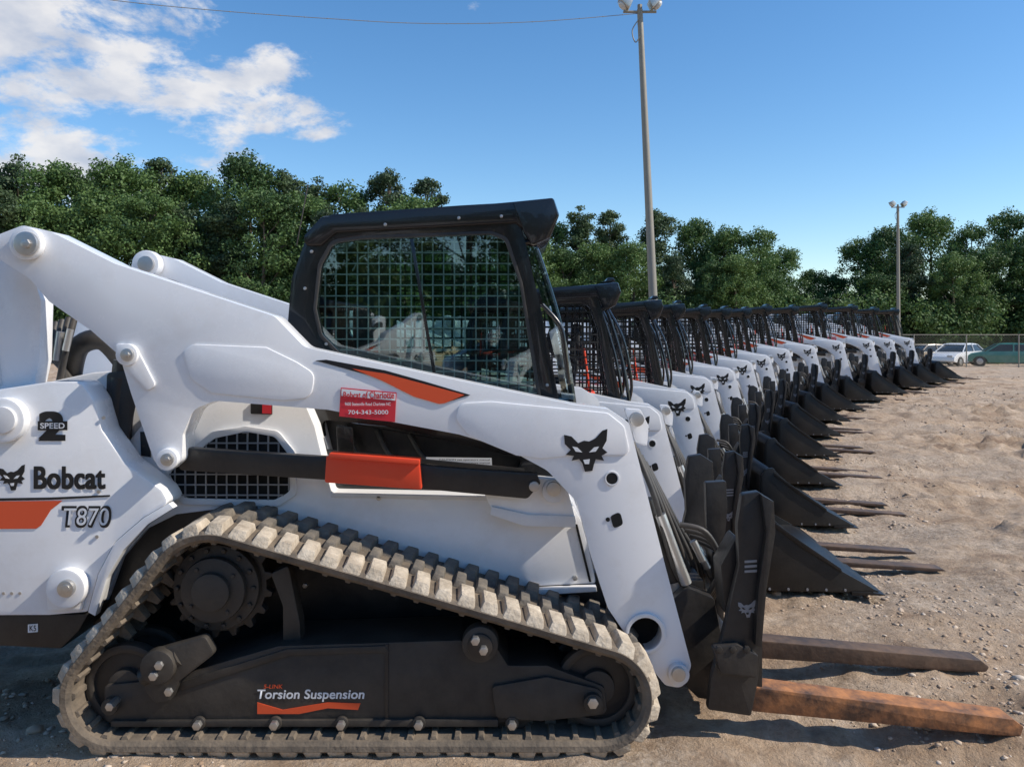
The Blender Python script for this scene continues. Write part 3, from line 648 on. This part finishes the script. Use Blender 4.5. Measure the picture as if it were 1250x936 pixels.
def make_tree(name,kind,seed):
    np.random.seed(seed);rnd=random.Random(seed);cs=[];rs=[]
    if kind=='b':
        tops=[(rnd.uniform(-1.2,1.2),rnd.uniform(-1.2,1.2),rnd.uniform(9.4,11.1)) for _ in range(6)]
        for i in range(135):
            h=rnd.uniform(.0,1);z=1.2+h*9.6;env=2.9*math.sin(math.pi*min(1,(h*.80+.14)))**.55
            a=rnd.uniform(0,6.28);q=rnd.uniform(.1,1)**.5*env*(1+.22*math.sin(3*a+seed))
            cs.append(np.array([q*math.cos(a),q*math.sin(a),z+rnd.uniform(-.3,.3)]));rs.append(rnd.uniform(.55,1.05)*(1.15-.40*h))
        for x,y,z in tops: cs.append(np.array([x,y,z]));rs.append(.68)
        cs.append(np.array([0,0,11.2]));rs.append(.65)
        lv=leaves(cs,rs,400,.098,.85)
    else:
        for i in range(120):
            h=rnd.uniform(0,1)**.85;z=2.4+h*9.1;env=(2.3*(1-h)**.5+.35)*(.74+.26*math.sin(h*19+seed))+.1
            a=rnd.uniform(0,6.28);q=rnd.uniform(.1,1)**.6*env
            cs.append(np.array([q*math.cos(a),q*math.sin(a),z]));rs.append(rnd.uniform(.5,.85)*(1.15-.45*h))
        cs.append(np.array([0,0,11.6]));rs.append(.42)
        lv=leaves(cs,rs,470,.09,.62)
    bm=bmesh.new();lean=rnd.uniform(-.3,.3)
    tp=lambda z:Vector((lean*z/12+.1*math.sin(z),.08*math.cos(z*.8),z))
    zs=[-1.5,0,1,3,5,7,9,10.4];tube_bm(bm,[tp(z) for z in zs],[.26*(1-max(z,0)/11.6) for z in zs],8)
    for c,r in list(zip(cs,rs))[::4]:
        z0=max(1.2,c[2]-rnd.uniform(.6,1.8));a=tp(min(z0,10.));b_=Vector(c);mid=(a+b_)/2+Vector((0,0,-.15))
        tube_bm(bm,[a,mid,b_],[.08*(1-z0/14),.045,.012],5,False)
    tm=bpy.data.meshes.new('t');bm.to_mesh(tm);bm.free()
    nv=len(tm.vertices);co=np.zeros(nv*3);tm.vertices.foreach_get('co',co);co=co.reshape(-1,3)
    tf=np.array([p.vertices[:] for p in tm.polygons if len(p.vertices)==4])
    V=np.concatenate([co,lv.reshape(-1,3)]);lf=np.arange(len(lv)*4).reshape(-1,4)+nv
    me=fastmesh(name,V,np.concatenate([tf,lf]));me.materials.append(BK);me.materials.append(LM if kind=='b' else PM)
    mi=np.r_[np.zeros(len(tf),int),np.ones(len(lf),int)];me.polygons.foreach_set('material_index',mi.astype(np.int32));return me
TB=[make_tree('broadleaf',"b",i) for i in(11,12,13,14)];TP=[make_tree('pine','p',i) for i in(21,22,23)]
rnd=random.Random(3)
sky_trees=[(-230,205,'b'),(-160,215,'b'),(-95,200,'p'),(-40,206,'b'),(22,184,'p'),(74,190,'b'),(112,203,'p'),(152,182,'b'),(196,188,'p'),(240,202,'b'),(304,176,'b'),(346,203,'p'),(388,212,'p'),(424,214,'b'),(474,201,'p'),(523,213,'p'),(575,250,'b'),(625,258,'b'),(672,262,'b'),(708,248,'p'),(745,253,'p'),(800,252,'p'),(850,261,'b'),(884,270,'b'),(925,272,'b'),(955,296,'b'),(990,325,'b'),(1020,330,'b'),(1052,285,'b'),(1085,270,'b'),(1135,248,'b'),(1185,266,'b'),(1232,248,'b'),(1285,255,'b'),(1345,262,'b'),(1410,250,'b'),(1480,262,'b')]
def plant(p,top,kind,D,wf):
    s=F/D;g=float(gh(D));h=CH+(HY-top)/s-g;k=h/12.0
    o=newobj('pine_tree' if kind=='p' else 'broadleaf_tree',rnd.choice(TP if kind=='p' else TB),None,((p-CX)/s,D,g))
    w=max(k,.7)*wf;o.scale=(w,w,k);o.rotation_euler=(0,0,rnd.uniform(0,6.28))
for p,tpy,kd in sky_trees:
    plant(p,tpy,kd,rnd.uniform(66,71),rnd.uniform(.92,1.1) if kd=='b' else rnd.uniform(.95,1.15))
for i in range(len(sky_trees)-1):
    p=(sky_trees[i][0]+sky_trees[i+1][0])/2;tp_=max(sky_trees[i][1],sky_trees[i+1][1])
    plant(p+rnd.uniform(-8,8),tp_+rnd.uniform(16,46),'b' if rnd.random()<.7 else 'p',rnd.uniform(62,65),rnd.uniform(1.0,1.2))
for i in range(15):
    a=-40+i*5.4;me=rnd.choice(TB);o=newobj('broadleaf_tree',me,None,(a+rnd.uniform(-1,1),-34+rnd.uniform(-3,3),0));o.rotation_euler=(0,0,rnd.uniform(0,6.28));k=rnd.uniform(.9,1.2);o.scale=(k*1.1,k*1.1,k)  # unseen trees behind the camera, added so the cab glass reflects green
np.random.seed(5);cs=[];rs=[]
for i in range(560):
    D=np.random.uniform(60.5,66);x=np.random.uniform(-66,68)
    cs.append(np.array([x,D,gh(D)+np.random.uniform(.2,5.0)]));rs.append(np.random.uniform(.7,1.6))
lv=leaves(cs,rs,140,.13,.9);me=fastmesh('understorey',lv.reshape(-1,3),np.arange(len(lv)*4).reshape(-1,4));me.materials.append(LM);newobj('shrub_thicket',me)
cs=[];rs=[]
for i in range(200):
    cs.append(np.array([np.random.uniform(-42,44),np.random.uniform(-33,-30),np.random.uniform(.2,3.2)]));rs.append(np.random.uniform(.8,1.7))
lv=leaves(cs,rs,90,.2,.9);me=fastmesh('reflection_understorey',lv.reshape(-1,3),np.arange(len(lv)*4).reshape(-1,4));me.materials.append(LM);newobj('shrub_thicket',me)  # unseen thicket behind the camera, added to fill the glass reflection

# ------------------------------------------------------------ light poles
def lightpole(D,pxb,pxt,pyt,r0,r1):
    s=F/D;g=float(gh(D));top=Vector(((pxt-CX)/s,D,CH+(HY-pyt)/s));base=Vector(((pxb-CX)/s,D,g-.3))
    e=newobj('street_lamp',None,None,(base.x,base.y,g))
    off=Vector((base.x,base.y,g))
    bm=bmesh.new();tube_bm(bm,[base-off,(base+top)/2-off,top-off],[r0,(r0+r1)/2,r1],14);newobj('pole',finish(bm,'pole','galv',0,40),e)
    bm=bmesh.new();T=top-off
    tube_bm(bm,[T+Vector((-.42,0,-.06)),T+Vector((.42,0,-.06))],.035,8);tube_bm(bm,[T+Vector((0,0,-.4)),T+Vector((0,0,.12))],.06,8)
    tube_bm(bm,smooth_path([T+Vector((-.02,-.05,-.25)),T+Vector((-.2,-.05,-.55)),T+Vector((-.12,-.05,-.85)),T+Vector((0,-.08,-.7))],5),.015,6)
    newobj('crossarm',finish(bm,'crossarm','galv',0,40),e)
    for sg in(-1,1):
        bm=bmesh.new()
        P=[(-.19,.0),(-.12,.20),(.12,.20),(.19,.0),(.16,-.03),(-.16,-.03)]
        ext_bm(bm,P,-.17,.17);bmesh.ops.rotate(bm,verts=bm.verts,matrix=Matrix.Rotation(-sg*.8,3,'Y'));bmesh.ops.translate(bm,verts=bm.verts,vec=T+Vector((sg*.42,-.05,.12)))
        newobj('floodlight',finish(bm,'floodlight','steel',.02),e)
        bm=bmesh.new();bmesh.ops.create_uvsphere(bm,u_segments=12,v_segments=8,radius=.14);bmesh.ops.scale(bm,verts=bm.verts,vec=(1,1,.5));bmesh.ops.rotate(bm,verts=bm.verts,matrix=Matrix.Rotation(-sg*.8,3,'Y'));bmesh.ops.translate(bm,verts=bm.verts,vec=T+Vector((sg*.42+sg*.03,-.05,.08)))
        newobj('lens',finish(bm,'lens','lens',0,60),e)
lightpole(20,803,781,12,.125,.07)
lightpole(50,1097,1096,252,.13,.08)
bm=bmesh.new()
P=[]
for px,py,D in((777,17,20),(650,27,19.5),(520,29,19),(400,23,18.5),(250,12,18),(100,-4,17.5),(-200,-45,17)):
    s=F/D;P.append(((px-CX)/s,D,CH+(HY-py)/s))
SP=smooth_path(P,10);tube_bm(bm,SP,.008,6)
for p in SP[::2]: 
    bmesh.ops.create_icosphere(bm,subdivisions=1,radius=.016,matrix=Matrix.Translation(p))
newobj('overhead_cable',finish(bm,'cable','galv',0,40))

# ------------------------------------------------------------ fence
bm=bmesh.new();FY=45;x=8.
zf=float(gh(FY))
while x<48:
    tube_bm(bm,[(x,FY,zf-.1),(x,FY,zf+1.9)],.035,8);x+=3
tube_bm(bm,[(8,FY,zf+1.86),(47,FY,zf+1.86)],.022,6);tube_bm(bm,[(8,FY,zf+.06),(47,FY,zf+.06)],.012,6)
fe=newobj('chain_link_fence',None);newobj('posts_and_rails',finish(bm,'posts','galv',0,40),fe)
bm=bmesh.new();x=6.
while x<47:
    for sg in(1,-1):
        a=Vector((x if sg>0 else x+1.8,FY,zf+.05));b_=Vector((x+1.8 if sg>0 else x,FY,zf+1.85))
        n_=Vector((sg*.0025,0,-.0025));bm.faces.new([bm.verts.new(q_) for q_ in(a-n_,a+n_,b_+n_,b_-n_)])
    x+=.15
newobj('wire_mesh',finish(bm,'wire','galv',0),fe)
# ------------------------------------------------------------ cars
def car(X,Y,rot,col):
    g=float(gh(Y));e=newobj('parked_car',None,None,(X,Y,g));e.rotation_euler=(0,0,rot)
    pm=pmat('car_paint',col,.25,0,.08,(.4,.35,.3),.6)
    body=fillet([(-2.25,.35,.08),(-2.3,.7,.12),(-2.15,.93,.1),(-1.5,.98,.1),(.95,.95,.1),(1.9,.82,.15),(2.25,.62,.12),(2.28,.35,.08),(1.85,.28),(1.8,.45),(1.6,.62),(1.3,.62),(1.08,.45),(1.02,.25),(-1.08,.25),(-1.15,.45),(-1.35,.62),(-1.65,.62),(-1.88,.45),(-1.92,.28)],0)
    bm=bmesh.new();ext_bm(bm,body,-.88,.88);newobj('body',finish(bm,'body',pm,.05),e)
    def cabin(nm,pts,w0,w1,mat):
        bm=bmesh.new();n=len(pts);zs=[p[1] for p in pts];z0,z1=min(zs),max(zs);r=[]
        for sg in(-1,1): r.append([bm.verts.new((x,sg*(w0+(w1-w0)*(z-z0)/(z1-z0)),z)) for x,z in pts])
        bm.faces.new(r[0]);bm.faces.new(r[1][::-1])
        for i in range(n): bm.faces.new((r[0][i],r[0][(i+1)%n],r[1][(i+1)%n],r[1][i]))
        newobj(nm,finish(bm,nm,mat,.03),e)
    cabin('greenhouse',[(-1.75,.95),(-1.15,1.38),(-.3,1.43),(.35,1.38),(1.1,.93)],.82,.62,'carglass')
    cabin('roof',[(-1.22,1.365),(-1.05,1.44),(-.3,1.475),(.25,1.44),(.42,1.365)],.66,.60,pm)
    for sg in(-1,1):
        for a,b_ in(((-1.72,.95),(-1.15,1.39)),((-.35,.95),(-.38,1.43)),((1.1,.93),(.36,1.39))):
            bm=bmesh.new();tube_bm(bm,[(a[0],sg*.83,a[1]),(b_[0],sg*.645,b_[1])],.035,6);newobj('pillar',finish(bm,'pillar',pm,0),e)
        for x in(-1.5,1.45):
            bm=bmesh.new();ext_bm(bm,circ(x,.32,.32,24),sg*.70,sg*.89);newobj('wheel',finish(bm,'wheel','hose',.02),e)
            bm=bmesh.new();ext_bm(bm,circ(x,.32,.19,16),sg*.86,sg*.90);newobj('hubcap',finish(bm,'hub','steel',.01),e)
        bm=bmesh.new();box_bm(bm,2.17,2.27,sg*.6-.16,sg*.6+.16,.62,.74);newobj('headlight',finish(bm,'hl','lens',.02),e)
        bm=bmesh.new();box_bm(bm,-2.31,-2.22,sg*.65-.14,sg*.65+.14,.7,.84);newobj('taillight',finish(bm,'tl','red',.02),e)
car((1169-CX)/19.2,50,math.radians(215),(.78,.78,.78))
car((1226-CX)/19.6,49,math.radians(158),(.03,.20,.16))
car((1130-CX)/18.2,53,math.radians(200),(.45,.36,.25))
car((1295-CX)/19.2,50,math.radians(170),(.5,.5,.52))

# ------------------------------------------------------------ camera, light, world
cam=bpy.data.cameras.new('camera');co=newobj('camera',cam,None,(0,0,CH));co.rotation_euler=(math.radians(90),0,0)
cam.sensor_width=36;cam.lens=F/1250*36;cam.shift_y=-(468-HY)/1250;cam.clip_end=1500;cam.clip_start=.05;sc.camera=co
az=math.radians(100);el=math.radians(41)
sd=Vector((math.sin(az)*math.cos(el),math.cos(az)*math.cos(el),math.sin(el)))
sl=bpy.data.lights.new('sun','SUN');sl.energy=5.0;sl.angle=math.radians(.5);sl.color=(1,.92,.80);so=newobj('sun',sl);so.rotation_euler=sd.to_track_quat('Z','Y').to_euler()
w=bpy.data.worlds.new('World');sc.world=w;w.use_nodes=True;Nn=w.node_tree.nodes;Lk=w.node_tree.links;bg=Nn['Background'];bg.inputs['Strength'].default_value=.15
sky=Nn.new('ShaderNodeTexSky');sky.sky_type='NISHITA';sky.sun_disc=False;sky.sun_elevation=el;sky.sun_rotation=az;sky.air_density=1.0;sky.dust_density=.2;sky.ozone_density=2.6
hs=Nn.new('ShaderNodeHueSaturation');hs.inputs['Saturation'].default_value=1.24;hs.inputs['Value'].default_value=1.14;Lk.new(sky.outputs[0],hs.inputs['Color'])
tc=Nn.new('ShaderNodeTexCoord')
def blobmask(center,scale,r0,r1):
    s=Nn.new('ShaderNodeVectorMath');s.operation='SUBTRACT';Lk.new(tc.outputs['Generated'],s.inputs[0]);s.inputs[1].default_value=Vector(center).normalized()
    k=Nn.new('ShaderNodeVectorMath');k.operation='MULTIPLY';Lk.new(s.outputs[0],k.inputs[0]);k.inputs[1].default_value=scale
    l=Nn.new('ShaderNodeVectorMath');l.operation='LENGTH';Lk.new(k.outputs[0],l.inputs[0])
    r=Nn.new('ShaderNodeMapRange');r.interpolation_type='SMOOTHSTEP';r.inputs['From Min'].default_value=r1;r.inputs['From Max'].default_value=r0;Lk.new(l.outputs['Value'],r.inputs['Value']);return r.outputs[0]
def mth(op,a,b):
    x=Nn.new('ShaderNodeMath');x.operation=op
    for i,vv in enumerate((a,b)):
        if hasattr(vv,'links'):Lk.new(vv,x.inputs[i])
        else:x.inputs[i].default_value=vv
    return x.outputs[0]
mp=Nn.new('ShaderNodeMapping');mp.inputs['Scale'].default_value=(1,1,1.9);mp.inputs['Rotation'].default_value=(0,math.radians(16),0);Lk.new(tc.outputs['Generated'],mp.inputs[0])
nz=Nn.new('ShaderNodeTexNoise');nz.inputs['Scale'].default_value=9;nz.inputs['Detail'].default_value=9;nz.inputs['Roughness'].default_value=.62;nz.inputs['Distortion'].default_value=.15;Lk.new(mp.outputs[0],nz.inputs['Vector'])
mk=mth('MAXIMUM',blobmask((-.50,1,.33),(1,1,1.9),.12,.34),blobmask((-.58,1,.22),(1,1,2.8),.12,.28))
mk=mth('MAXIMUM',mk,blobmask((-.28,1,.275),(1,1,3.0),.05,.15))
mk=mth('MAXIMUM',mk,mth('MULTIPLY',blobmask((.42,1,.10),(1,1,2.5),.02,.22),.8))
mk=mth('MAXIMUM',mk,mth('MULTIPLY',blobmask((-.05,1,.41),(1,1,1.6),.0,.05),.78))
v_=mth('ADD',nz.outputs['Fac'],mth('MULTIPLY',mth('SUBTRACT',mk,1.),.5))
r=Nn.new('ShaderNodeMapRange');r.interpolation_type='SMOOTHSTEP';r.inputs['From Min'].default_value=.385;r.inputs['From Max'].default_value=.54;Lk.new(v_,r.inputs['Value'])
nz2=Nn.new('ShaderNodeTexNoise');nz2.inputs['Scale'].default_value=14;nz2.inputs['Detail'].default_value=5;Lk.new(mp.outputs[0],nz2.inputs['Vector'])
cr=Nn.new('ShaderNodeValToRGB');cr.color_ramp.elements[0].position=.35;cr.color_ramp.elements[0].color=(3.7,4.0,4.7,1);cr.color_ramp.elements[1].position=.60;cr.color_ramp.elements[1].color=(5.9,5.8,5.8,1);Lk.new(nz2.outputs['Fac'],cr.inputs[0])
mx=Nn.new('ShaderNodeMix');mx.data_type='RGBA';Lk.new(cr.outputs[0],mx.inputs['B']);Lk.new(mth('MULTIPLY',r.outputs[0],.92),mx.inputs['Factor']);Lk.new(hs.outputs[0],mx.inputs['A']);Lk.new(mx.outputs['Result'],bg.inputs[0])
sc.view_settings.view_transform='Standard';sc.view_settings.look='None';sc.view_settings.exposure=0
